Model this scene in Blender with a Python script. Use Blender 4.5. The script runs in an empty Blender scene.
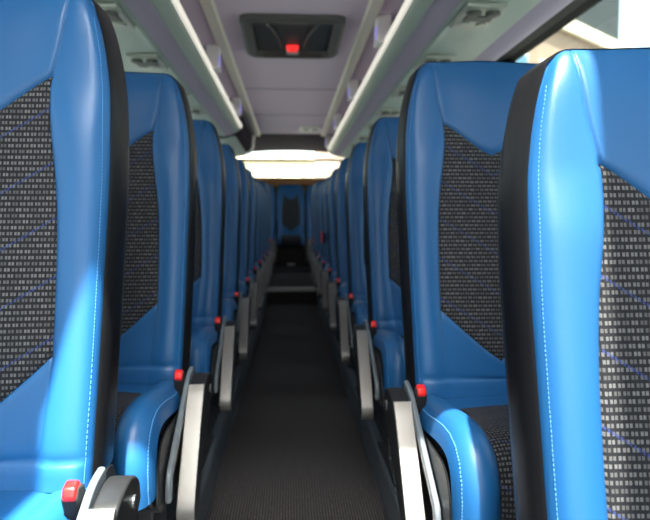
import bpy, bmesh, math, random
from mathutils import Vector
random.seed(7)
scene = bpy.context.scene
C = scene.collection
PI = math.pi
X0 = 0.012                      # centre line of the coach

# ------------------------------------------------------------------ materials
def new_mat(name):
    m = bpy.data.materials.new(name); m.use_nodes = True
    nt = m.node_tree; b = nt.nodes['Principled BSDF']
    return m, nt, b

def plain(name, col, rough=0.5, metal=0.0, bump=0.0, scale=200.0, spec=0.5, var=0.0, coat=0.0):
    m, nt, b = new_mat(name)
    b.inputs['Base Color'].default_value = (*col, 1)
    b.inputs['Roughness'].default_value = rough
    b.inputs['Metallic'].default_value = metal
    b.inputs['Specular IOR Level'].default_value = spec
    b.inputs['Coat Weight'].default_value = coat
    tc = nt.nodes.new('ShaderNodeTexCoord')
    if bump:
        n = nt.nodes.new('ShaderNodeTexNoise'); n.inputs['Scale'].default_value = scale
        n.inputs['Detail'].default_value = 4
        nt.links.new(tc.outputs['Object'], n.inputs['Vector'])
        bp = nt.nodes.new('ShaderNodeBump'); bp.inputs['Strength'].default_value = bump
        bp.inputs['Distance'].default_value = 0.002
        nt.links.new(n.outputs['Fac'], bp.inputs['Height'])
        nt.links.new(bp.outputs['Normal'], b.inputs['Normal'])
    if var:
        n2 = nt.nodes.new('ShaderNodeTexNoise'); n2.inputs['Scale'].default_value = 6
        nt.links.new(tc.outputs['Object'], n2.inputs['Vector'])
        mx = nt.nodes.new('ShaderNodeMix'); mx.data_type = 'RGBA'
        mx.inputs[6].default_value = tuple(c * (1 - var) for c in col) + (1,)
        mx.inputs[7].default_value = tuple(min(1, c * (1 + var)) for c in col) + (1,)
        nt.links.new(n2.outputs['Fac'], mx.inputs[0])
        nt.links.new(mx.outputs[2], b.inputs['Base Color'])
    return m

def emit(name, col, strength):
    m, nt, b = new_mat(name)
    b.inputs['Base Color'].default_value = (*col, 1)
    b.inputs['Emission Color'].default_value = (*col, 1)
    b.inputs['Emission Strength'].default_value = strength
    return m

def glass(name, tint):
    m = bpy.data.materials.new(name); m.use_nodes = True
    nt = m.node_tree; nt.nodes.clear()
    out = nt.nodes.new('ShaderNodeOutputMaterial')
    t = nt.nodes.new('ShaderNodeBsdfTransparent'); t.inputs[0].default_value = (*tint, 1)
    g = nt.nodes.new('ShaderNodeBsdfGlossy'); g.inputs['Roughness'].default_value = 0.02
    lw = nt.nodes.new('ShaderNodeLayerWeight'); lw.inputs[0].default_value = .5
    pw = nt.nodes.new('ShaderNodeMath'); pw.operation = 'POWER'; pw.inputs[1].default_value = 5
    nt.links.new(lw.outputs['Facing'], pw.inputs[0])
    f = nt.nodes.new('ShaderNodeMath'); f.operation = 'MULTIPLY_ADD'; f.inputs[1].default_value = .6; f.inputs[2].default_value = .03
    nt.links.new(pw.outputs[0], f.inputs[0])
    mx = nt.nodes.new('ShaderNodeMixShader')
    nt.links.new(f.outputs[0], mx.inputs[0]); nt.links.new(t.outputs[0], mx.inputs[1])
    nt.links.new(g.outputs[0], mx.inputs[2]); nt.links.new(mx.outputs[0], out.inputs[0])
    return m

def fabric_mat():
    m, nt, b = new_mat('woven_seat_fabric')
    L = nt.links
    def mth(op, a, bb=None, cc=None):
        n = nt.nodes.new('ShaderNodeMath'); n.operation = op
        for i, v in enumerate((a, bb, cc)):
            if v is None: continue
            if isinstance(v, (int, float)): n.inputs[i].default_value = v
            else: L.new(v, n.inputs[i])
        return n.outputs[0]
    uv = nt.nodes.new('ShaderNodeUVMap'); uv.uv_map = 'weave'
    sp = nt.nodes.new('ShaderNodeSeparateXYZ'); L.new(uv.outputs[0], sp.inputs[0])
    u, v = sp.outputs[0], sp.outputs[1]
    RW, RH = 0.0122, 0.0098
    vr = mth('DIVIDE', v, RH); row = mth('FLOOR', vr); fv = mth('FRACT', vr)
    odd = mth('MODULO', mth('ABSOLUTE', row), 2.0)
    uu = mth('ADD', mth('DIVIDE', u, RW), mth('MULTIPLY', odd, 0.5))
    cell = mth('FLOOR', uu); fu = mth('FRACT', uu)
    def band(x, lo, hi):
        return mth('MULTIPLY', mth('GREATER_THAN', x, lo), mth('LESS_THAN', x, hi))
    wn = nt.nodes.new('ShaderNodeTexWhiteNoise'); wn.noise_dimensions = '2D'
    cb = nt.nodes.new('ShaderNodeCombineXYZ'); L.new(cell, cb.inputs[0]); L.new(row, cb.inputs[1])
    L.new(cb.outputs[0], wn.inputs['Vector'])
    dash = mth('MULTIPLY', mth('ADD', band(fu, .13, .43), band(fu, .55, .85)), band(fv, .22, .76))
    fine = nt.nodes.new('ShaderNodeTexNoise'); fine.inputs['Scale'].default_value = 1400
    L.new(uv.outputs[0], fine.inputs['Vector'])
    amp = mth('MULTIPLY', mth('ADD', mth('MULTIPLY', wn.outputs[0], .55), .5), mth('ADD', fine.outputs['Fac'], .35))
    dash = mth('MULTIPLY', dash, amp)
    # blue chevron threads, high at the sides and low in the middle
    ph = mth('DIVIDE', mth('SUBTRACT', v, mth('MULTIPLY', mth('ABSOLUTE', u), .62)), .098)
    line = mth('LESS_THAN', mth('FRACT', ph), .05)
    thr = mth('MULTIPLY', line, mth('GREATER_THAN', mth('FRACT', mth('DIVIDE', u, .0054)), .42))
    m1 = nt.nodes.new('ShaderNodeMix'); m1.data_type = 'RGBA'
    m1.inputs[6].default_value = (.010, .010, .013, 1); m1.inputs[7].default_value = (  .14, .138, .14, 1)
    L.new(dash, m1.inputs[0])
    m2 = nt.nodes.new('ShaderNodeMix'); m2.data_type = 'RGBA'
    m2.inputs[7].default_value = (.025, .045, .17, 1)
    L.new(m1.outputs[2], m2.inputs[6]); L.new(mth('MULTIPLY', thr, .7), m2.inputs[0])
    L.new(m2.outputs[2], b.inputs['Base Color'])
    b.inputs['Roughness'].default_value = .85
    b.inputs['Specular IOR Level'].default_value = .25
    bp = nt.nodes.new('ShaderNodeBump'); bp.inputs['Strength'].default_value = .5; bp.inputs['Distance'].default_value = .0012
    L.new(dash, bp.inputs['Height']); L.new(bp.outputs[0], b.inputs['Normal'])
    return m

def carpet_mat():
    m, nt, b = new_mat('ribbed_aisle_carpet')
    L = nt.links
    tc = nt.nodes.new('ShaderNodeTexCoord')
    w = nt.nodes.new('ShaderNodeTexWave'); w.bands_direction = 'X'; w.inputs['Scale'].default_value = 32
    w.inputs['Distortion'].default_value = .4
    L.new(tc.outputs['Object'], w.inputs['Vector'])
    n = nt.nodes.new('ShaderNodeTexNoise'); n.inputs['Scale'].default_value = 130; n.inputs['Detail'].default_value = 3
    L.new(tc.outputs['Object'], n.inputs['Vector'])
    mul = nt.nodes.new('ShaderNodeMath'); mul.operation = 'MULTIPLY'
    L.new(w.outputs['Fac'], mul.inputs[0]); L.new(n.outputs['Fac'], mul.inputs[1])
    r = nt.nodes.new('ShaderNodeValToRGB')
    r.color_ramp.elements[0].position = .12; r.color_ramp.elements[0].color = (.022, .021, .022, 1)
    r.color_ramp.elements[1].position = .62; r.color_ramp.elements[1].color = (.19, .175, .175, 1)
    L.new(mul.outputs[0], r.inputs[0]); L.new(r.outputs[0], b.inputs['Base Color'])
    b.inputs['Roughness'].default_value = .95; b.inputs['Specular IOR Level'].default_value = .1
    bp = nt.nodes.new('ShaderNodeBump'); bp.inputs['Strength'].default_value = .7; bp.inputs['Distance'].default_value = .004
    L.new(mul.outputs[0], bp.inputs['Height']); L.new(bp.outputs[0], b.inputs['Normal'])
    return m

def brick_mat(name, c1, c2, mortar):
    m, nt, b = new_mat(name)
    tc = nt.nodes.new('ShaderNodeTexCoord')
    mp = nt.nodes.new('ShaderNodeMapping'); mp.inputs['Rotation'].default_value = (PI / 2, 0, 0)
    br = nt.nodes.new('ShaderNodeTexBrick'); br.inputs['Scale'].default_value = 4
    br.inputs['Color1'].default_value = (*c1, 1); br.inputs['Color2'].default_value = (*c2, 1)
    br.inputs['Mortar'].default_value = (*mortar, 1)
    nt.links.new(tc.outputs['Object'], mp.inputs[0]); nt.links.new(mp.outputs[0], br.inputs['Vector'])
    nt.links.new(br.outputs[0], b.inputs['Base Color']); b.inputs['Roughness'].default_value = .9
    return m

M = dict(
    leather=plain('blue_leather', (.010, .088, .245), .42, bump=.12, scale=420, spec=.45),
    thread=plain('pale_blue_thread', (.07, .23, .50), .7),
    shell=plain('black_seat_shell', (.007, .007, .008), .40, bump=.1, scale=500, spec=.22),
    fabric=fabric_mat(),
    arm=plain('black_armrest_plastic', (.012, .012, .013), .35, bump=.05, scale=600),
    silver=plain('satin_silver', (.21, .20, .195), .42, .6),
    rail=plain('grey_enamel', (.15, .175, .20), .4, .3),
    frame=plain('dark_grey_steel', (.05, .055, .06), .45, .4),
    red=plain('red_plastic', (.70, .012, .012), .3),
    strap=plain('black_webbing', (.012, .012, .014), .8, bump=.2, scale=900),
    carpet=carpet_mat(),
    platform=plain('speckled_dark_vinyl', (.035, .038, .044), .55, var=.3, bump=.1, scale=300),
    kerb=plain('grey_blue_edge_trim', (.11, .13, .155), .38, spec=.5),
    step=plain('pale_step_nosing', (.55, .56, .56), .4, .2),
    ceiling=plain('lavender_headlining', (.78, .65, .79), .75, bump=.1, scale=900),
    dark_ceiling=plain('dark_plum_panel', (.035, .028, .042), .95, spec=.08),
    seam=plain('dark_seam', (.10, .085, .11), .8),  # dark lines of the ceiling's cross seams
    cream=plain('cream_strip', (.92, .87, .76), .45),
    rack_green=plain('sage_rack_plastic', (.42, .51, .47), .42, bump=.06, scale=500),
    rack_purple=plain('mauve_rack_lining', (.40, .36, .48), .7, bump=.1, scale=900),
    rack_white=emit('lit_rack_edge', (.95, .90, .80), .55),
    rack_post=plain('white_bracket', (.92, .89, .90), .4),
    led=emit('violet_led', (.30, .24, 1.0), .9),
    vent=plain('dark_vent', (.10, .11, .10), .5),
    lens=plain('lamp_lens', (.40, .44, .40), .3),
    hatch=plain('hatch_black_plastic', (.05, .05, .05), .5, bump=.1, scale=400),
    hatch_frame=plain('hatch_grey_frame', (.09, .093, .092), .5),
    red_lamp=emit('red_lamp', (1.0, .03, .03), .8),
    wall=plain('grey_side_lining', (.24, .25, .27), .7, bump=.1, scale=500),
    rear=plain('beige_rear_lining', (.30, .26, .20), .7, bump=.1, scale=500),
    brown=plain('brown_rear_ledge', (.34, .15, .055), .6),
    black=plain('black_window_frame', (.012, .012, .013), .7, spec=.15),
    glass=glass('clear_glass', (.93, .96, .95)),
    tinted=glass('tinted_side_glass', (.62, .67, .66)),
    dimming_glass=glass('sun_dimming_glass', (.70, .71, .70)),  # tint that weakens the sun through the added roof opening
    brick=brick_mat('pale_brick', (.33, .235, .165), (.30, .205, .14), (.33, .28, .23)),
    pale=plain('pale_render', (.50, .46, .33), .9, var=.06),
    band=plain('stone_band', (.72, .62, .46), .8),
    slate=plain('dark_cladding', (.028, .036, .036), .7, var=.15),
    pane=plain('blue_window_pane', (.10, .22, .30), .1),
    whitep=plain('white_paint', (.8, .8, .78), .5),
    asphalt=plain('asphalt', (.13, .127, .12), .95, bump=.3, scale=40, var=.15),
    leaf=plain('green_leaves', (.16, .30, .06), .7, var=.4),
    bark=plain('bark', (.12, .08, .05), .9),
    plate=plain('grey_plate', (.45, .46, .46), .4),
    white_light=plain('white_lamp_plastic', (.82, .80, .78), .4),
)

# ------------------------------------------------------------------ helpers
class MB:
    """Collects shapes and links them as one mesh object."""
    def __init__(s): s.v = []; s.f = []; s.uv = {}
    def add(s, verts, faces):
        o = len(s.v); s.v += [tuple(p) for p in verts]; s.f += [tuple(i + o for i in f) for f in faces]
        return o
    def box(s, x0, x1, y0, y1, z0, z1):
        v = [(x, y, z) for x in (x0, x1) for y in (y0, y1) for z in (z0, z1)]
        s.add(v, [(0, 1, 3, 2), (4, 6, 7, 5), (0, 4, 5, 1), (2, 3, 7, 6), (0, 2, 6, 4), (1, 5, 7, 3)])
    def prism_x(s, poly, x0, x1):          # polygon in (y,z), pushed along x
        n = len(poly)
        v = [(x0, y, z) for y, z in poly] + [(x1, y, z) for y, z in poly]
        f = [tuple(range(n)), tuple(range(2 * n - 1, n - 1, -1))]
        f += [(i, (i + 1) % n, n + (i + 1) % n, n + i) for i in range(n)]
        s.add(v, f)
    def prism_y(s, poly, y0, y1):          # polygon in (x,z), pushed along y
        n = len(poly)
        v = [(x, y0, z) for x, z in poly] + [(x, y1, z) for x, z in poly]
        f = [tuple(range(n)), tuple(range(2 * n - 1, n - 1, -1))]
        f += [(i, (i + 1) % n, n + (i + 1) % n, n + i) for i in range(n)]
        s.add(v, f)
    def prism_z(s, poly, z0, z1):
        n = len(poly)
        v = [(x, y, z0) for x, y in poly] + [(x, y, z1) for x, y in poly]
        f = [tuple(range(n)), tuple(range(2 * n - 1, n - 1, -1))]
        f += [(i, (i + 1) % n, n + (i + 1) % n, n + i) for i in range(n)]
        s.add(v, f)
    def tube(s, pts, r, n=10):
        pts = [Vector(p) for p in pts]; rings = []
        for i, p in enumerate(pts):
            t = (pts[min(i + 1, len(pts) - 1)] - pts[max(i - 1, 0)]).normalized()
            a = t.cross(Vector((0.31, 0.17, 0.93))).normalized(); b = t.cross(a)
            rings.append([p + (a * math.cos(2 * PI * k / n) + b * math.sin(2 * PI * k / n)) * r for k in range(n)])
        v = [p for rg in rings for p in rg]; f = []
        for i in range(len(rings) - 1):
            for k in range(n):
                f.append((i * n + k, i * n + (k + 1) % n, (i + 1) * n + (k + 1) % n, (i + 1) * n + k))
        f.append(tuple(range(n))); f.append(tuple(range((len(rings) - 1) * n, len(rings) * n)))
        s.add(v, f)
    def build(s, name, m, parent=None, smooth=False, bevel=0, flip=1, seg=2, angle=40):
        me = bpy.data.meshes.new(name)
        me.from_pydata([(x * flip, y, z) for x, y, z in s.v], [], s.f)
        bm = bmesh.new(); bm.from_mesh(me); bmesh.ops.recalc_face_normals(bm, faces=bm.faces)
        bm.to_mesh(me); bm.free()
        if s.uv:
            l = me.uv_layers.new(name='weave')
            for lp in me.loops: l.data[lp.index].uv = s.uv[lp.vertex_index]
        me.materials.append(m)
        o = bpy.data.objects.new(name, me); C.objects.link(o)
        if parent: o.parent = parent
        if smooth:
            for p in me.polygons: p.use_smooth = True
        if bevel:
            b = o.modifiers.new('bevel', 'BEVEL'); b.width = bevel; b.segments = seg; b.limit_method = 'ANGLE'
            b.angle_limit = math.radians(angle)
            for p in me.polygons: p.use_smooth = True
            w = o.modifiers.new('wn', 'WEIGHTED_NORMAL'); w.keep_sharp = True
        return o

def tag(o, label=None, cat=None, group=None, kind=None):
    if label: o['label'] = label
    if cat: o['category'] = cat
    if group: o['group'] = group
    if kind: o['kind'] = kind
    return o
def empty(name, loc, rz=0):
    e = bpy.data.objects.new(name, None); C.objects.link(e); e.location = loc; e.rotation_euler = (0, 0, rz)
    e.empty_display_size = .1
    return e
def struct(name, mb, m, **k):
    return tag(mb.build(name, m, **k), kind='structure')
def copy_tree(o, parent=None):
    c = o.copy(); C.objects.link(c); c.parent = parent
    for ch in [q for q in bpy.data.objects if q.parent == o]: copy_tree(ch, c)
    return c
def interp(z, pts):
    if z <= pts[0][0]: return pts[0][1]
    for i in range(len(pts) - 1):
        a, b = pts[i], pts[i + 1]
        if z <= b[0]:
            # Catmull-Rom through the table
            t = (z - a[0]) / (b[0] - a[0])
            p0 = pts[i - 1] if i else a; p3 = pts[i + 2] if i + 2 < len(pts) else b
            m0 = (b[1] - p0[1]) / max(1e-6, b[0] - p0[0]) * (b[0] - a[0])
            m1 = (p3[1] - a[1]) / max(1e-6, p3[0] - a[0]) * (b[0] - a[0])
            return (2*t**3 - 3*t*t + 1)*a[1] + (t**3 - 2*t*t + t)*m0 + (-2*t**3 + 3*t*t)*b[1] + (t**3 - t*t)*m1
    return pts[-1][1]
def sm(t): t = max(0, min(1, t)); return t * t * (3 - 2 * t)

# ------------------------------------------------------------------ the double seat
BZ = .445                       # height of the backrest's foot over the platform
LEAN = .19
HW = [(0, .208), (.2, .214), (.375, .218), (.51, .2205), (.63, .217), (.70, .209), (.75, .199), (.79, .188), (.825, .175)]
FB = [(0, .126), (.1, .136), (.2, .144), (.38, .144), (.48, .138), (.6, .1225), (.665, .1225), (.74, .137), (.82, .144)]
US = [0, .1, .2, .3, .38, .44, .475, .492, .5]
US += [.508, .525, .56, .61, .67, .73, .79, .84, .88, .91, .94, .955, .97, .985, .994, 1.0]
US = [-u for u in reversed(US[1:])] + US
VB, VT, VS0 = .24, .80, .10
VS = [0, .02, .05, .08, .092, .10, .108, .12, .14, .19, .22, .233, VB, .247, .26, .29] + [.29 + .48 * i / 20 for i in range(1, 20)] + [.775, .792, VT, .808, .82, .845, .87, .895, .92, .94, .957, .972, .984, .993, 1.0]
def back_pt(u, v):
    a = abs(u); k = min(1, a / .5)
    zb = .083 + (.205 - .083) * k ** 1.15
    zt = .588 + (.670 - .588) * (.75 * k ** 1.1 + .25 * sm(k))
    if a > .5:
        t = (a - .5) / .5
        zt -= .02 * t
    ztop = .841 - .006 * k - .020 * max(0, (a - .5) / .5) ** 2.5
    if v <= VS0: z = .042 * v / VS0
    elif v <= VB: z = .042 + (zb - .042) * (v - VS0) / (VB - VS0)
    elif v <= VT: z = zb + (zt - zb) * (v - VB) / (VT - VB)
    else: z = zt + (ztop - zt) * (v - VT) / (1 - VT)
    b = interp(z, FB); w = interp(z, HW)
    b = min(b, w * .93)
    x = (a / .5) * b if a <= .5 else b + (w - b) * (a - .5) / .5
    y = LEAN * z
    head = sm((z - .56) / .12)
    A = .013 * (1 - .75 * head) * sm((z + .1) / .2)
    if a > .5:
        t = (a - .5) / .5
        y -= A * math.sin(PI * min(1, t ** .85 * .98)) + .004 * (1 - head)
        et = max(0, (t - .72) / .28)
    else:
        t = 0; et = 0
        y -= .004 * (a / .5) ** 6
        y -= .010 * math.exp(-((z - .72) / .085) ** 2) * math.cos(a / .5 * PI / 2) ** 2 if a < .5 else 0
        y -= .010 * math.exp(-((z - .25) / .15) ** 2) * math.cos(a * PI)
    ev = max(0, (v - .915) / .085)
    e = min(1, math.hypot(et, ev))
    y += .026 * (1 - math.sqrt(max(0, 1 - e * e)))
    if VB - .02 < v < VT + .02 or v >= VT:       # seam along the bolster
        y += .005 * math.exp(-((a - .5) / .0075) ** 2) * (1 - sm((v - .93) / .05))
    y += .005 * math.exp(-((v - VS0) / .007) ** 2) * (1 - et)
    if a <= .52:
        y += .0055 * math.exp(-((v - VB) / .006) ** 2) + .0055 * math.exp(-((v - VT) / .006) ** 2)
    return (math.copysign(x, u), y, z + BZ)

def make_back(parent, cx, flip):
    nu, nv = len(US), len(VS)
    P = [[back_pt(u, v) for u in US] for v in VS]
    P = [[(x + cx, y, z) for x, y, z in r] for r in P]
    blue = MB(); fab = MB()
    ids = {}
    def vid(mb, key, i, j, off=0):
        k = (key, i, j)
        if k not in ids:
            x, y, z = P[i][j]
            ids[k] = mb.add([(x, y - off, z)], []); mb.uv[ids[k]] = (x - cx, z)
        return ids[k]
    for i in range(nv - 1):
        for j in range(nu - 1):
            um = (US[j] + US[j + 1]) / 2; vm = (VS[i] + VS[i + 1]) / 2
            isf = abs(um) < .5 and VB < vm < VT
            mb, key = (fab, 'f') if isf else (blue, 'b')
            q = [vid(mb, key, i, j), vid(mb, key, i, j + 1), vid(mb, key, i + 1, j + 1), vid(mb, key, i + 1, j)]
            mb.f.append(tuple(q))
    blue.uv = {}
    bo = blue.build('backrest', M['leather'], parent, smooth=True, flip=flip)
    fab.build('fabric_panel', M['fabric'], bo, smooth=True, flip=flip)
    # stitching, pale thread along each bolster's outer edge
    for sg in (-1, 1):
        st = MB()
        uS = .955 * sg
        n = 128
        for k in range(n):
            v0 = .02 + .935 * k / n; v1 = v0 + .935 / n * .62
            a = Vector(back_pt(uS, v0)); b = Vector(back_pt(uS, v1))
            c = Vector(back_pt(uS * .985, v0)); nrm = (b - a).cross(c - a).normalized()
            if nrm.y > 0: nrm = -nrm
            sd = (c - a).normalized() * .0007
            off = nrm * .0009; a = a + Vector((cx, 0, 0)); b = b + Vector((cx, 0, 0))
            base = nrm * -.0006
            st.add([a - sd + base, a + sd + base, b + sd + base, b - sd + base, a - sd * .6 + off, a + sd * .6 + off, b + sd * .6 + off, b - sd * .6 + off],
                   [(4, 5, 6, 7), (0, 1, 5, 4), (1, 2, 6, 5), (2, 3, 7, 6), (3, 0, 4, 7)])
        st.build('stitching', M['thread'], bo, flip=flip)
    # black shell wrapped round the rear
    loop = [P[i][0] for i in range(nv)] + [P[nv - 1][j] for j in range(1, nu)] + [P[i][nu - 1] for i in range(nv - 2, -1, -1)]
    cz = BZ + .40
    rings = []
    for (dy, sx, sz, add) in ((-.004, 1.0, 1.0, 0), (.002, 1.02, 1.0, .0), (.03, 1.03, .998, 0), (.062, 1.033, .996, 0), (.084, 1.02, .992, 0), (.098, .96, .975, 0), (.108, .84, .93, 0), (.114, .5, .7, 0)):
        rg = []
        for x, y, z in loop:
            zz = cz + (z - cz) * sz
            yy = LEAN * (zz - BZ) + .042 + dy if dy > .02 else y + dy
            if dy > .02:
                yy = max(yy, y + dy * .5)
            rg.append((cx + (x - cx) * sx, yy, zz))
        rings.append(rg)
    sh = MB(); n = len(loop)
    for rg in rings: sh.add(rg, [])
    for r in range(len(rings) - 1):
        for k in range(n):
            k2 = (k + 1) % n
            sh.f.append((r * n + k, r * n + k2, (r + 1) * n + k2, (r + 1) * n + k))
    sh.f.append(tuple(range((len(rings) - 1) * n, len(rings) * n)))
    sh.build('back_shell', M['shell'], parent, smooth=True, flip=flip)

CP = [(.03, .436), (-.005, .446), (-.05, .447), (-.11, .449), (-.18, .455), (-.25, .467), (-.31, .475), (-.355, .476), (-.39, .468), (-.415, .450), (-.430, .422), (-.436, .39), (-.436, .355), (-.432, .325)]
def make_cushion(parent, cx, flip, xa, xb):
    us = [0, .08, .16, .25, .33, .41, .47, .5, .53, .58, .65, .72, .79, .85, .90, .94, .97, 1]
    us = [-u for u in reversed(us[1:])] + us
    inner = .153
    n = len(CP); P = []; L = 0
    arcs = [0]
    for i in range(1, n): arcs.append(arcs[-1] + math.dist(CP[i], CP[i - 1]))
    for i, (y, z) in enumerate(CP):
        p, q = CP[max(0, i - 1)], CP[min(n - 1, i + 1)]
        ty, tz = q[0] - p[0], q[1] - p[1]; l = math.hypot(ty, tz)
        ny, nz = tz / l, -ty / l                    # outwards
        if nz < 0 and i < 6: ny, nz = -ny, -nz
        rowp = []
        bl = .030 * sm((arcs[i] - .02) / .10)
        for u in us:
            a = abs(u); w = xa if u < 0 else xb
            if a <= .5:
                x = a / .5 * inner; d = .010 * math.cos(a * PI) * sm(arcs[i] / .1) - .003 * math.exp(-((a - .5) / .02) ** 2)
            else:
                t = (a - .5) / .5; x = inner + (w - inner) * t
                d = bl * math.sin(PI * min(1, t ** .8 * .95)) - .004 * math.exp(-((a - .5) / .02) ** 2)
                e = max(0, (t - .70) / .30)
                d -= .030 * (1 - math.sqrt(max(0, 1 - e * e)))
            rowp.append((cx + math.copysign(x, u), y + ny * d, z + nz * d))
        P.append(rowp)
    blue = MB(); fab = MB(); ids = {}
    for i in range(n - 1):
        for j in range(len(us) - 1):
            isf = abs((us[j] + us[j + 1]) / 2) < .5 and i >= 3
            mb, key = (fab, 'f') if isf else (blue, 'b')
            q = []
            for (ii, jj) in ((i, j), (i, j + 1), (i + 1, j + 1), (i + 1, j)):
                k = (key, ii, jj)
                if k not in ids:
                    ids[k] = mb.add([P[ii][jj]], []); mb.uv[ids[k]] = (P[ii][jj][0] - cx, -arcs[ii])
                q.append(ids[k])
            mb.f.append(tuple(q))
    blue.uv = {}
    bo = blue.build('cushion', M['leather'], parent, smooth=True, flip=flip)
    fo = fab.build('fabric_panel', M['fabric'], bo, smooth=True, flip=flip)
    for o in (bo, fo):
        s = o.modifiers.new('sub', 'SUBSURF'); s.levels = 1; s.render_levels = 1
    for sg, w in ((-1, xa), (1, xb)):
        st = MB()
        for i in range(2, n - 1):
            js = us.index(.94 * sg)
            a0 = Vector(P[i][js]); b0 = Vector(P[i + 1][js]); c0 = Vector(P[i][js - sg])
            nr = (b0 - a0).cross(c0 - a0).normalized()
            if nr.z - nr.y < 0: nr = -nr
            m = max(2, int((b0 - a0).length / .006)); sd = (c0 - a0).normalized() * .0009
            for k in range(m):
                a = a0.lerp(b0, k / m) + nr * .0008; b = a0.lerp(b0, (k + .62) / m) + nr * .0008
                st.add([a - sd, a + sd, b + sd, b - sd, a - sd - nr * .002, a + sd - nr * .002, b + sd - nr * .002, b - sd - nr * .002],
                       [(0, 1, 2, 3), (0, 1, 5, 4), (1, 2, 6, 5), (2, 3, 7, 6), (3, 0, 4, 7)])
        st.build('stitching', M['thread'], bo, flip=flip)
    tr = MB()
    tr.prism_x([(.055, .41), (-.02, .415), (-.20, .425), (-.33, .432), (-.40, .42), (-.424, .385), (-.424, .32), (-.40, .295), (.0, .30), (.055, .33)], cx - xa + .006, cx + xb - .006)
    tr.build('cushion_tray', M['shell'], parent, bevel=.01, flip=flip)

def catmull(pts, n=6):
    out = []
    for i in range(len(pts) - 1):
        p0 = pts[max(0, i - 1)]; p1 = pts[i]; p2 = pts[i + 1]; p3 = pts[min(len(pts) - 1, i + 2)]
        for k in range(n):
            t = k / n
            out.append(tuple(.5 * (2*b + (c - a)*t + (2*a - 5*b + 4*c - d)*t*t + (3*b - a - 3*c + d)*t**3) for a, b, c, d in zip(p0, p1, p2, p3)))
    out.append(pts[-1]); return out

def ribbon(path, x0, x1, th):
    """closed (y,z) outline of a strip of thickness th laid along path"""
    up = []; lo = []
    for i, p in enumerate(path):
        a = path[max(0, i - 1)]; b = path[min(len(path) - 1, i + 1)]
        ty, tz = b[0] - a[0], b[1] - a[1]; l = math.hypot(ty, tz) or 1
        ny, nz = tz / l, -ty / l
        up.append((p[0] + ny * th / 2, p[1] + nz * th / 2)); lo.append((p[0] - ny * th / 2, p[1] - nz * th / 2))
    mb = MB(); mb.prism_x(up + lo[::-1], x0, x1); return mb

def make_arm(root, flip):
    """folding armrest hanging forward and down on the aisle side (aisle is -x)"""
    xa = -.272
    body = catmull([(.0, .43), (-.01, .465), (-.05, .485), (-.10, .482), (-.145, .462), (-.22, .375), (-.299, .271), (-.311, .242), (-.294, .224), (-.265, .232), (-.19, .305), (-.10, .365), (-.05, .395), (.0, .43)], 5)[:-1]
    b = MB(); b.prism_x(body, xa - .019, xa + .019)
    a = b.build('armrest', M['arm'], root, bevel=.008, flip=flip, seg=3)
    path = catmull([(-.142, .478), (-.158, .462), (-.175, .442), (-.228, .378), (-.306, .274), (-.320, .244), (-.312, .222), (-.296, .213)], 5)
    t = ribbon(path, xa - .0195, xa + .0195, .012)
    tr = t.build('armrest_trim', M['silver'], a, bevel=.004, flip=flip)
    tag(tr, 'satin silver strip along the armrest')
    bt = MB(); bt.tube([(xa - .0225, -.05, .445), (xa - .0185, -.05, .445)], .011, 14); bt.build('pivot_cap', M['frame'], a, flip=flip)
    p = MB(); p.tube([(xa + .018, -.035, .44), (-.20, -.035, .44)], .016, 12)
    p.build('armrest_pivot', M['frame'], root, flip=flip)

def make_seat(flip, singles=False):
    """flip=1: the aisle is on the seat's -x side; flip=-1: on its +x side."""
    root = empty('coach_seat', (0, 0, 0))
    make_back(root, 0, flip)
    if singles:
        make_cushion(root, 0, flip, .222, .222)
        f = MB(); f.box(-.2, .2, -.36, .02, .0, .30); f.build('seat_base', M['shell'], root, bevel=.01)
        return root
    make_cushion(root, 0, flip, .233, .2225)
    make_back(root, .456, flip); make_cushion(root, .456, flip, .2225, .2225)
    sp = MB()
    sp.prism_x(catmull([(.045, .30), (.05, .44), (.02, .475), (-.05, .462), (-.16, .43), (-.29, .432), (-.37, .43), (-.41, .40), (-.422, .35), (-.42, .30), (-.3, .275), (-.1, .27), (.045, .30)], 4)[:-1], -.2385, -.2345)
    sp.build('side_panel', M['shell'], root, bevel=.003, flip=flip)
    path = catmull([(-.05, .492), (-.10, .485), (-.15, .46), (-.25, .405), (-.335, .358), (-.36, .338), (-.365, .295)], 5)
    r = ribbon(path, -.2525, -.2405, .022); r.build('side_rail', M['rail'], root, bevel=.004, flip=flip)
    make_arm(root, flip)
    # belt buckle on its stalk, red button uppermost
    bk = MB(); bk.prism_x([(-.085, .435), (-.120, .445), (-.140, .490), (-.130, .505), (-.108, .502), (-.082, .465)], -.239, -.216)
    bo = bk.build('belt_buckle', M['strap'], root, bevel=.004, flip=flip)
    rb = MB(); rb.prism_x([(-.110, .500), (-.138, .486), (-.143, .494), (-.138, .507), (-.120, .512)], -.237, -.218)
    tag(rb.build('release_button', M['red'], bo, bevel=.004, flip=flip), 'red release button')
    sk = MB(); sk.prism_x([(-.09, .40), (-.105, .40), (-.128, .475), (-.105, .475)], -.232, -.223); sk.build('buckle_stalk', M['strap'], bo, flip=flip)
    # under-frame and legs
    fr = MB(); fr.box(-.232, .67, -.36, -.32, .27, .30); fr.box(-.232, .67, -.06, -.02, .27, .30)
    fr.build('seat_frame', M['frame'], root, bevel=.004, flip=flip)
    for lx in (-.17, .50):
        lg = MB()
        lg.prism_x([(-.37, .0), (.02, .0), (.02, .022), (-.10, .05), (-.12, .275), (-.26, .275), (-.24, .05), (-.37, .022)], lx - .02, lx + .02)
        lg.build('leg', M['frame'], root, bevel=.006, flip=flip)
    return root

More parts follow.
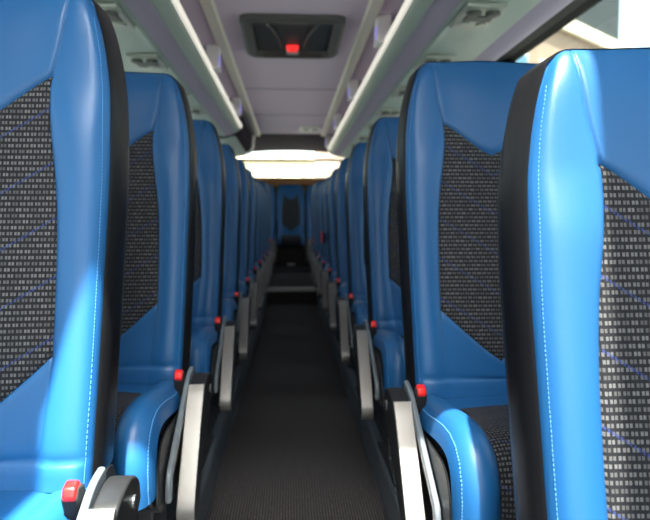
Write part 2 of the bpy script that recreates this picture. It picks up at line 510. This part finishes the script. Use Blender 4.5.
# rows: distance of the backrest's foot from the camera
ORD = ['first', 'second', 'third', 'fourth', 'fifth', 'sixth', 'seventh', 'eighth', 'ninth', 'tenth', 'eleventh']
PLAT = .13
CXR, CXL = .5235, -.4955
right_rows = [.69 + .81 * k for k in range(11)]
left_rows = [.975, 1.612] + [1.612 + .81 * k for k in range(1, 10)]
STEP_Y = 7.35
def platform_z(y): return PLAT + (.10 if y > STEP_Y + .35 else 0)
protoR = make_seat(1); protoL = make_seat(-1)
for side, rows, proto, cx in (('right', right_rows, protoR, CXR), ('left', left_rows, protoL, CXL)):
    for k, y in enumerate(rows):
        o = proto if k == 0 else copy_tree(proto)
        z = platform_z(y)
        if side == 'right' and k == 0: z = -.04
        ox = 0
        if side == 'right' and k == 0: ox = .016
        if side == 'left' and k == 0: ox = -.033
        if side == 'right' and k == 1: ox = -.012; y -= .055
        o.location = (cx + ox, y, z)
        if k == 0 and side == 'right':
            lab = 'bright blue coach seat with patterned panel, low front seat cut off by the right edge'
        elif k == 0:
            lab = 'blue coach seat with sunlit bolster and patterned panel, cut off by the left edge'
        else:
            lab = 'blue and black double coach seat, %s row from the front, %s of the aisle' % (ORD[k], side)
        tag(o, lab, 'seat', 'coach seats %s of the aisle' % side)

# rear bench
BENCH_Y = 9.92
BZ0 = .10 + PLAT + .06
cs = make_seat(1, True); cs.location = (X0, BENCH_Y, BZ0)
tag(cs, 'single dark blue seat in the middle of the rear bench facing down the aisle', 'seat', 'rear bench seats')
for sx in (-2, -1, 1, 2):
    c = copy_tree(cs); c.location = (X0 + sx * .462, BENCH_Y, BZ0)
    nm = {-2: 'rear bench seat at the left window of the back row', -1: 'rear bench seat just left of the middle rear seat',
          1: 'rear bench seat just right of the middle rear seat', 2: 'rear bench seat at the right window of the back row'}[sx]
    tag(c, 'blue ' + nm, 'seat', 'rear bench seats')

# ------------------------------------------------------------------ floor, platforms, step
YF, YB = -2.0, 10.35
KL, KR = -.285, .325            # aisle carpet edges
WL, WR = -1.235, 1.255          # inner faces of the side walls
m = MB(); m.box(KL, KR, YF, STEP_Y, -.05, 0)
struct('floor', m, M['carpet'])
m = MB(); m.box(WL, KL - .012, YF, STEP_Y, -.05, PLAT); struct('floor_platform_left', m, M['platform'])
m = MB(); m.box(KR + .012, WR, 1.08, STEP_Y, -.05, PLAT); m.box(KR + .012, WR, YF, 1.08, -.09, -.04); struct('floor_platform_right', m, M['platform'])
m = MB(); m.prism_y([(KL, 0), (KL - .012, 0), (KL - .012, PLAT), (KL - .035, PLAT), (KL - .035, PLAT + .006), (KL - .006, PLAT + .006), (KL, PLAT - .004)], YF, STEP_Y)
struct('trim_1', m, M['kerb'])
m = MB(); m.prism_y([(KR, 0), (KR + .012, 0), (KR + .012, PLAT), (KR + .035, PLAT), (KR + .035, PLAT + .006), (KR + .006, PLAT + .006), (KR, PLAT - .004)], 1.08, STEP_Y)
struct('trim_2', m, M['kerb'])
m = MB(); m.box(KL - .012, KR + .012, STEP_Y, 9.42, -.05, .19); struct('floor_rear', m, M['carpet'])
m = MB(); m.box(WL, KL - .012, STEP_Y, 9.42, -.05, PLAT + .10); m.box(KR + .012, WR, STEP_Y, 9.42, -.05, PLAT + .10)
m.box(WL, WR, 9.42, YB, -.05, BZ0); struct('floor_rear_platform', m, M['platform'])
m = MB(); m.box(KL - .01, KR + .01, STEP_Y - .006, STEP_Y + .05, .150, .198)
struct('trim_3', m, M['step'], bevel=.004)
# box under the middle rear seat
sb = empty('storage_box', (X0, 9.46, .19))
m = MB(); m.box(-.225, .225, 0, .05, .0, .36); m.build('front_panel', M['shell'], sb, bevel=.008)
m = MB(); m.box(-.06, .06, -.004, .0, .12, .15); tag(m.build('name_plate', M['plate'], sb), 'small grey plate')
tag(sb, 'black box with a small grey plate below the middle rear seat', 'box')

# ------------------------------------------------------------------ walls and windows
W0, W1 = .80, 1.925             # window band
def side_wall(side, xin, sg, posts, kn):
    m = MB(); m.box(xin, xin + sg * .06, YF, YB, -.1, W0)
    m.box(xin, xin + sg * .06, YF, YB, W1 + .015, 2.25)
    struct('wall_%s' % side, m, M['wall'])
    fr = MB()
    fr.prism_y([(xin - sg * .115, W1 - .038), (xin - sg * .10, W1 + .0), (xin + sg * .05, W1 + .014), (xin + sg * .05, W1 - .01), (xin - sg * .005, W1 - .005)], YF, YB)
    fr.box(xin, xin + sg * .05, YF, YB, W0 - .02, W0 + .03)
    for p in posts: fr.box(xin - sg * .004, xin + sg * .045, p - .055, p + .055, W0, W1)
    struct('window_%d_frame' % kn, fr, M['black'])
    g = MB(); g.box(xin + sg * .028, xin + sg * .034, YF, YB, W0, W1)
    struct('window_%d' % kn, g, M['tinted'])
side_wall('left', WL, -1, [-1.95, -.45, 1.3, 3.1, 4.9, 6.7, 8.5, 10.3], 1)
side_wall('right', WR, 1, [-1.95, -.9, .9, 3.62, 5.1, 6.8, 8.5, 10.3], 2)
# rear wall with its window
RZ0, RZ1 = 1.70, 2.125
m = MB(); m.box(WL, WR, YB, YB + .05, -.1, RZ0 - .09)
m.box(WL, WR, YB, YB + .05, 2.17, 2.3)
m.box(WL, -1.13, YB, YB + .05, RZ0 - .09, 2.17); m.box(1.15, WR, YB, YB + .05, RZ0 - .09, 2.17)
struct('wall_rear', m, M['rear'])
m = MB(); m.box(WL, WR, YB - .10, YB + .0, RZ0 - .13, RZ0 - .01); struct('trim_4', m, M['brown'], bevel=.015)
m = MB()
arch = [(-1.13, 2.17)] + [(-1.13 + 2.28 * k / 20, 2.06 + .085 * (1 - ((k - 10) / 10) ** 2)) for k in range(21)] + [(1.15, 2.17)]
m.prism_y(arch, YB - .01, YB + .05)
m.box(-1.13, 1.15, YB + .0, YB + .04, RZ0 - .02, RZ0 + .005)
m.box(-1.13, 1.15, YB + .0, YB + .035, 1.972, 2.01)
m.box(-.165, -.135, YB, YB + .03, 2.01, 2.075)
struct('window_3_frame', m, M['black'])
m = MB(); m.box(-1.13, 1.15, YB + .04, YB + .046, RZ0 - .09, 2.16); struct('window_3', m, M['glass'])
# front bulkhead with the windscreen (behind the camera)
m = MB(); m.box(WL, WR, YF - .05, YF, -.1, .65); m.box(WL, WR, YF - .05, YF, 2.0, 2.25); struct('wall_front', m, M['wall'])
m = MB(); m.box(WL, WR, YF - .03, YF - .02, .65, 2.0); struct('window_4', m, M['glass'])
m = MB()
for a, b in ((WL, WL + .08), (WR - .08, WR), (-.03, .03)): m.box(a, b, YF - .045, YF - .005, .65, 2.0)
struct('window_4_frame', m, M['black'])

# ------------------------------------------------------------------ ceiling
CZ = 2.15
CI, CO = .405, .490             # cream strip, inner and outer edge from the centre line
SK = (-.47, .47, -.55, .655)    # unseen roof opening, added to let sun onto the front seats: x0 x1 y0 y1
m = MB()
m.box(X0 - CO, X0 + CO, SK[3], 8.42, CZ, CZ + .04)
m.box(X0 - CO, X0 + CO, YF, SK[2], CZ, CZ + .04)
m.box(X0 - CO, SK[0], SK[2], SK[3], CZ, CZ + .04); m.box(SK[1], X0 + CO, SK[2], SK[3], CZ, CZ + .04)
for sg in (-1, 1):
    a, b = sorted((X0 + sg * CO, X0 + sg * 1.30))
    m.box(a, b, YF, 8.42, CZ, CZ + .04)
m.prism_z([(-.12, SK[3]), (-.24, .622), (-.318, .605), (-.352, .55), (-.40, .47), (-.44, .40), (SK[0], .32), (SK[0], SK[3])], CZ, CZ + .04)  # added corner piece, shaped to slant the sunlit patch on the left seat
struct('ceiling', m, M['ceiling'])
m = MB(); m.box(WL - .05, WR + .05, 8.42, YB + .05, CZ - .005, CZ + .04); struct('ceiling_rear', m, M['dark_ceiling'])
m = MB(); m.box(WL - .06, WR + .06, YF - .05, SK[2], CZ + .04, CZ + .12); m.box(WL - .06, WR + .06, SK[3], YB + .05, CZ + .04, CZ + .12)
m.box(WL - .06, SK[0], SK[2], SK[3], CZ + .04, CZ + .12); m.box(SK[1], WR + .06, SK[2], SK[3], CZ + .04, CZ + .12)
struct('ceiling_roof_shell', m, M['wall'])
m = MB(); m.box(SK[0], .16, SK[2], SK[3], CZ + .06, CZ + .066); struct('window_5', m, M['glass'])  # clear pane of the added roof opening
m = MB(); m.box(.16, SK[1], SK[2], SK[3], CZ + .06, CZ + .066); struct('window_6', m, M['dimming_glass'])  # darker pane, added to soften the sun on the right front seat
k = 5
for sg, nm in ((-1, 'left'), (1, 'right')):
    a, b = sorted((X0 + sg * CI, X0 + sg * CO))
    m = MB(); m.prism_y([(a, CZ + .002), (a + .012, CZ - .016), (b - .012, CZ - .020), (b, CZ + .002)], YF, 8.5)
    struct('trim_%d' % k, m, M['cream'], bevel=.004); k += 1
m = MB()
for y in (2.45, 5.55, 6.9, 8.40): m.box(X0 - CI, X0 + CI, y - .007, y + .007, CZ - .002, CZ + .001)
struct('trim_7', m, M['seam'])

# ------------------------------------------------------------------ luggage racks
def rack(side, sg, yend, posts, panels):
    r = empty('luggage_rack', (X0, 0, 0))
    def X(*pts): return [(sg * x, z + 1.0) for x, z in pts]
    def part(name, pts, mm, y0=YF, y1=yend, par=r, bev=0.004):
        m = MB(); m.prism_y(X(*pts), y0, y1); return m.build(name, M[mm], par, bevel=bev)
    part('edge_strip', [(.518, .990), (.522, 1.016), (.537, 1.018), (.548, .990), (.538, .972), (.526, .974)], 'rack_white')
    part('lip', [(.537, .986), (.534, .972), (.548, .952), (.575, .934), (.598, .925), (.606, .940), (.58, .955), (.56, .975), (.55, .99)], 'rack_green', bev=.003)
    part('front_band', [(.598, .928), (.615, .914), (.650, .901), (.690, .893), (.694, .91), (.66, .916), (.61, .945)], 'rack_purple', bev=.003)
    part('lower_edge', [(.688, .896), (.700, .885), (.716, .884), (.722, .895), (.70, .91)], 'rack_green', bev=.003)
    part('service_channel', [(.715, .888), (.76, .893), (.985, .874), (1.0, .878), (1.0, .89), (.72, .905)], 'rack_green', bev=.002)
    part('window_cove', [(.985, .878), (1.05, .866), (1.10, .872), (1.135, .885), (1.135, .905), (1.0, .90)], 'rack_purple', bev=.002)
    part('rack_floor', [(.56, .975), (1.0, .905), (1.14, .906), (1.215, .925), (1.215, .935), (.56, .99)], 'rack_purple', bev=0)
    part('rack_back', [(1.20, .935), (1.225, .935), (1.225, 1.148), (1.20, 1.148)], 'rack_purple', bev=0)
    for y in posts:
        m = MB(); m.prism_x([(y - .07, 1.995), (y + .07, 1.995), (y + .05, 2.07), (y + .06, 2.152), (y - .06, 2.152), (y - .05, 2.07)], sg * .475, sg * .56)
        po = m.build('bracket', M['rack_post'], r, bevel=.008)
        m = MB(); m.box(*sorted((sg * .472, sg * .4765)), y - .05, y - .040, 2.01, 2.08)
        tag(m.build('led_strip', M['led'], po), 'violet glowing strip')
        m = MB(); m.box(*sorted((sg * .56, sg * 1.2)), y - .012, y + .012, 1.99, 2.15); m.build('divider', M['rack_purple'], po)
    for y in panels:
        m = MB(); m.prism_z([(sg * .80 - .085, y - .15), (sg * .80 + .085, y - .15), (sg * .80 + .085, y + .15), (sg * .80 - .085, y + .15)], 1.868, 1.888)
        p = m.build('service_panel', M['lens'], r, bevel=.006)
        for dx in (-.04, .04):
            m = MB()
            for q, rr in ((.0, .032), (.1, .024)):
                m.tube([(sg * .80 + dx, y - .085 + 0, 1.868), (sg * .80 + dx, y - .085, 1.856 - q * .04)], rr, 16)
            m.build('air_vent', M['vent'], p, bevel=.002)
            m = MB(); m.tube([(sg * .80 + dx, y + .07, 1.868), (sg * .80 + dx, y + .07, 1.859)], .026, 16); m.build('reading_light', M['lens'], p, bevel=.002)
        m = MB(); m.box(sg * .80 - .06, sg * .80 + .06, y - .035, y + .025, 1.863, 1.869); m.build('speaker_grille', M['vent'], p)
    return r
rl = rack('left', -1, 6.72, [.65, 2.45, 4.25, 6.02], [.45 + .78 * i for i in range(8)])
tag(rl, 'sage and mauve overhead luggage rack with white brackets above the left seats', 'luggage rack', 'overhead racks')
rr = rack('right', 1, 8.75, [.25, 1.92, 3.58, 5.22, 6.87, 8.55], [1.10 + .80 * i for i in range(9)])
tag(rr, 'sage and mauve overhead luggage rack with white brackets above the right seats', 'luggage rack', 'overhead racks')
# end of the left rack and the closed locker behind it
lk = empty('overhead_locker', (X0, 6.72, 0))
m = MB(); m.prism_y([(-.60, 1.90), (-.545, 1.93), (-.52, 1.99), (-.515, 2.148), (-1.22, 2.148), (-1.22, 1.88), (-.72, 1.87)], .012, 1.80); m.build('body', M['dark_ceiling'], lk, bevel=.02)
m = MB(); m.prism_y([(-.585, 1.885), (-.53, 1.91), (-.500, 1.98), (-.478, 2.148), (-.55, 2.148), (-.55, 1.98), (-.60, 1.94)], 1.72, 1.83); m.build('end_bracket', M['rack_post'], lk, bevel=.012)
m = MB(); m.prism_y([(-.60, 1.895), (-.70, 1.868), (-1.22, 1.878), (-1.22, 1.862), (-.70, 1.852), (-.585, 1.885)], .012, 1.83); m.build('underside', M['rack_green'], lk)
tag(lk, 'dark closed overhead locker with a white end behind the left rack', 'locker')
m = MB(); m.prism_y([(.525, 1.97), (.56, 1.92), (.70, 1.88), (1.24, 1.83), (1.24, 2.14), (.53, 2.14)], 8.76, 8.80)
tag(m.build('rack_end_panel', M['rack_green'], rr), None)
bpy.data.objects['rack_end_panel'].location = (0, 0, 0)

# ------------------------------------------------------------------ roof hatch with its red lamp
hy0, hy1, hw = 3.55, 4.36, .305
h = empty('roof_hatch', (X0 + .008, (hy0 + hy1) / 2, CZ))
hl = (hy1 - hy0) / 2
def rrect(w, l, r, n=6):
    o = []
    for cx, cy, a0 in ((w - r, l - r, 0), (-w + r, l - r, PI / 2), (-w + r, -l + r, PI), (w - r, -l + r, 3 * PI / 2)):
        for k in range(n + 1):
            a = a0 + PI / 2 * k / n; o.append((cx + r * math.cos(a), cy + r * math.sin(a)))
    return o
m = MB()
loops = [(rrect(hw, hl, .07), .0), (rrect(hw, hl, .07), -.028), (rrect(hw - .02, hl - .02, .06), -.042), (rrect(hw - .055, hl - .06, .04), -.040), (rrect(hw - .07, hl - .075, .04), -.004)]
for lp, z in loops: m.add([(x, y, z) for x, y in lp], [])
n = len(loops[0][0])
for r in range(len(loops) - 1):
    for q in range(n): m.f.append((r * n + q, r * n + (q + 1) % n, (r + 1) * n + (q + 1) % n, (r + 1) * n + q))
m.build('frame', M['hatch_frame'], h, smooth=False)
m = MB(); m.prism_z(rrect(hw - .068, hl - .072, .04), -.010, -.003); m.build('cover', M['hatch'], h)
m = MB(); m.box(-.085, .085, -.36, .26, -.020, -.009); m.build('centre_panel', M['hatch'], h, bevel=.006)
for sx in (-1, 1):
    pts = catmull([(sx * .19, -.375, -.014), (sx * .14, -.22, -.016), (sx * .095, -.02, -.018), (sx * .075, .20, -.020)], 6)
    m = MB(); m.tube(pts, .0085, 8); m.build('rib', M['hatch_frame'], h, smooth=True)
for sx in (-1, 1):
    m = MB(); m.tube([(sx * .075, -.36, -.02), (sx * .075, -.36, -.034)], .012, 10); m.build('screw', M['plate'], h)
m = MB(); m.prism_y([(-.045, -.01), (-.035, -.052), (.035, -.052), (.045, -.01)], .14, .21)
hd = m.build('emergency_handle', M['red_lamp'], h, bevel=.02, seg=4); tag(hd, 'glowing red handle')
m = MB(); m.box(-.04, .04, .265, .29, -.045, -.008); m.build('label_plate', M['plate'], h, bevel=.004)
m = MB(); m.box(-.2, .2, .335, .365, -.050, -.02); m.build('lower_bar', M['hatch'], h, bevel=.006)
tag(h, 'black roof hatch in a grey frame with a glowing red handle', 'roof hatch')
# small white lamp fitting near the rear of the ceiling
cl = empty('ceiling_light', (X0 + .245, 7.85, CZ))
m = MB(); m.prism_z(rrect(.135, .19, .05), -.03, .002); m.build('housing', M['white_light'], cl, bevel=.006)
for dx in (-.055, .055):
    m = MB(); m.tube([(dx, -.06, -.028), (dx, -.06, -.038)], .035, 16); m.build('lens', M['vent'], cl)
tag(cl, 'small white ceiling lamp fitting near the rear end of the aisle', 'ceiling light')
# red tag on a seat far back
rt = MB(); rt.box(-.006, .006, -.03, .03, -.045, .055)
o = rt.build('red_tag', M['red'], bevel=.004); o.location = (CXR - .2365, right_rows[6] + .05, .84)
tag(o, 'small red tag hanging beside a far seat right of the aisle', 'tag')

# ------------------------------------------------------------------ outside
GZ = -1.2
m = MB(); m.box(-60, 60, -40, 90, GZ - .1, GZ); o = struct('ground', m, M['asphalt'])
ang = math.atan2(.64, .77)
bl = empty('brick_building', (6.65, 15, GZ), ang)
def bpart(name, mm, x0, x1, y0, y1, z0, z1, par=bl, **k):
    m = MB(); m.box(x0, x1, y0, y1, z0, z1); return m.build(name, M[mm], par, **k)
bh = 5.55 - GZ
bpart('brick_wall', 'brick', -5, 16, 0, 3.5, 0, bh)
bpart('stone_band', 'band', -5, 16, -.12, 3.5, bh, bh + .32)
bpart('upper_storey', 'slate', -4.9, 3.3, .05, 3.4, bh + .32, bh + 5)
for wx in (-4.4, -3.2, -2.05, -.85, 3.2, 5.2, 7.2):
    f = bpart('window', 'whitep', wx - .30, wx + .30, -.04, .05, bh - 1.9, bh - .85)
    bpart('pane', 'pane', wx - .25, wx + .25, -.055, -.03, bh - 1.84, bh - .91, f)
tag(bl, 'pale brick building with blue windows and dark upper storey, outside right window', 'building')
b2 = empty('pale_building', (0, 45, GZ))
def cpart(name, mm, x0, x1, y0, y1, z0, z1, par=b2, **k):
    m = MB(); m.box(x0, x1, y0, y1, z0, z1); return m.build(name, M[mm], par, **k)
cpart('wall', 'pale', -22, 22, 0, 10, 0, 6.4)
for i in range(9):
    wx = -18 + i * 4.5
    f = cpart('window', 'band', wx - .7, wx + .7, -.05, .05, 3.6, 5.4)
cpart('roof_edge', 'band', -22.2, 22.2, -.3, 10.2, 6.4, 6.7)
tag(b2, 'pale yellow building in bright light seen through the rear window', 'building')
def tree(x, y, hgt, rad, label, seed):
    rnd = random.Random(seed)
    t = empty('tree', (x, y, GZ))
    m = MB(); m.tube([(0, 0, 0), (.05, 0, hgt * .5), (0, .05, hgt * .9)], .09, 8); m.build('trunk', M['bark'], t, smooth=True)
    m = MB()
    for k in range(420):
        d = Vector((rnd.gauss(0, 1), rnd.gauss(0, 1), rnd.gauss(0, 1))).normalized() * rad * rnd.random() ** .4
        c = Vector((0, 0, hgt)) + d
        a = Vector((rnd.gauss(0, 1), rnd.gauss(0, 1), rnd.gauss(0, 1))).normalized() * .12
        b = a.cross(Vector((rnd.gauss(0, 1), rnd.gauss(0, 1), rnd.gauss(0, 1)))).normalized() * .06
        m.add([c - a, c + b, c + a, c - b], [(0, 1, 2, 3)])
    m.build('foliage', M['leaf'], t)
    tag(t, label, 'tree')
tree(5.95, 13.2, 5.25, .42, 'slim green tree in front of the brick building outside', 3)

# ------------------------------------------------------------------ light
w = bpy.data.worlds.new('sky'); scene.world = w; w.use_nodes = True
nt = w.node_tree; bg = nt.nodes['Background']
sky = nt.nodes.new('ShaderNodeTexSky'); sky.sky_type = 'NISHITA'; sky.sun_disc = False
sky.sun_elevation = math.radians(58); sky.sun_rotation = math.radians(180); sky.air_density = 1.4; sky.dust_density = 4.0
hs = nt.nodes.new('ShaderNodeHueSaturation'); hs.inputs['Saturation'].default_value = .5
nt.links.new(sky.outputs[0], hs.inputs['Color']); nt.links.new(hs.outputs[0], bg.inputs[0]); bg.inputs[1].default_value = 1.0
sl = bpy.data.lights.new('sun', 'SUN'); sl.energy = 44.0; sl.angle = math.radians(.9); sl.color = (1, .96, .88)
so = bpy.data.objects.new('sun', sl); C.objects.link(so)
d = Vector((.0, .35, -1.0)).normalized()
so.rotation_euler = d.to_track_quat('-Z', 'Y').to_euler()
so.location = (0, -6, 10)

# ------------------------------------------------------------------ camera
F = 620.0
cam = bpy.data.cameras.new('camera'); cam.sensor_width = 36; cam.lens = 36 * F / 650
co = bpy.data.objects.new('camera', cam); C.objects.link(co)
co.location = (0, 0, 1.0)
co.rotation_euler = (math.radians(90 - 3.69), 0, math.radians(-3.22))
cam.clip_start = .03; cam.clip_end = 300
cam.dof.use_dof = True; cam.dof.focus_distance = 1.0; cam.dof.aperture_fstop = 5.0
scene.camera = co
vs = scene.view_settings
vs.view_transform = 'Standard'; vs.look = 'None'; vs.gamma = 1; vs.use_curve_mapping = False
vs.exposure = .27
try:
    scene.cycles.use_denoising = True
    scene.cycles.max_bounces = 10; scene.cycles.diffuse_bounces = 6; scene.cycles.transparent_max_bounces = 16
except Exception: pass
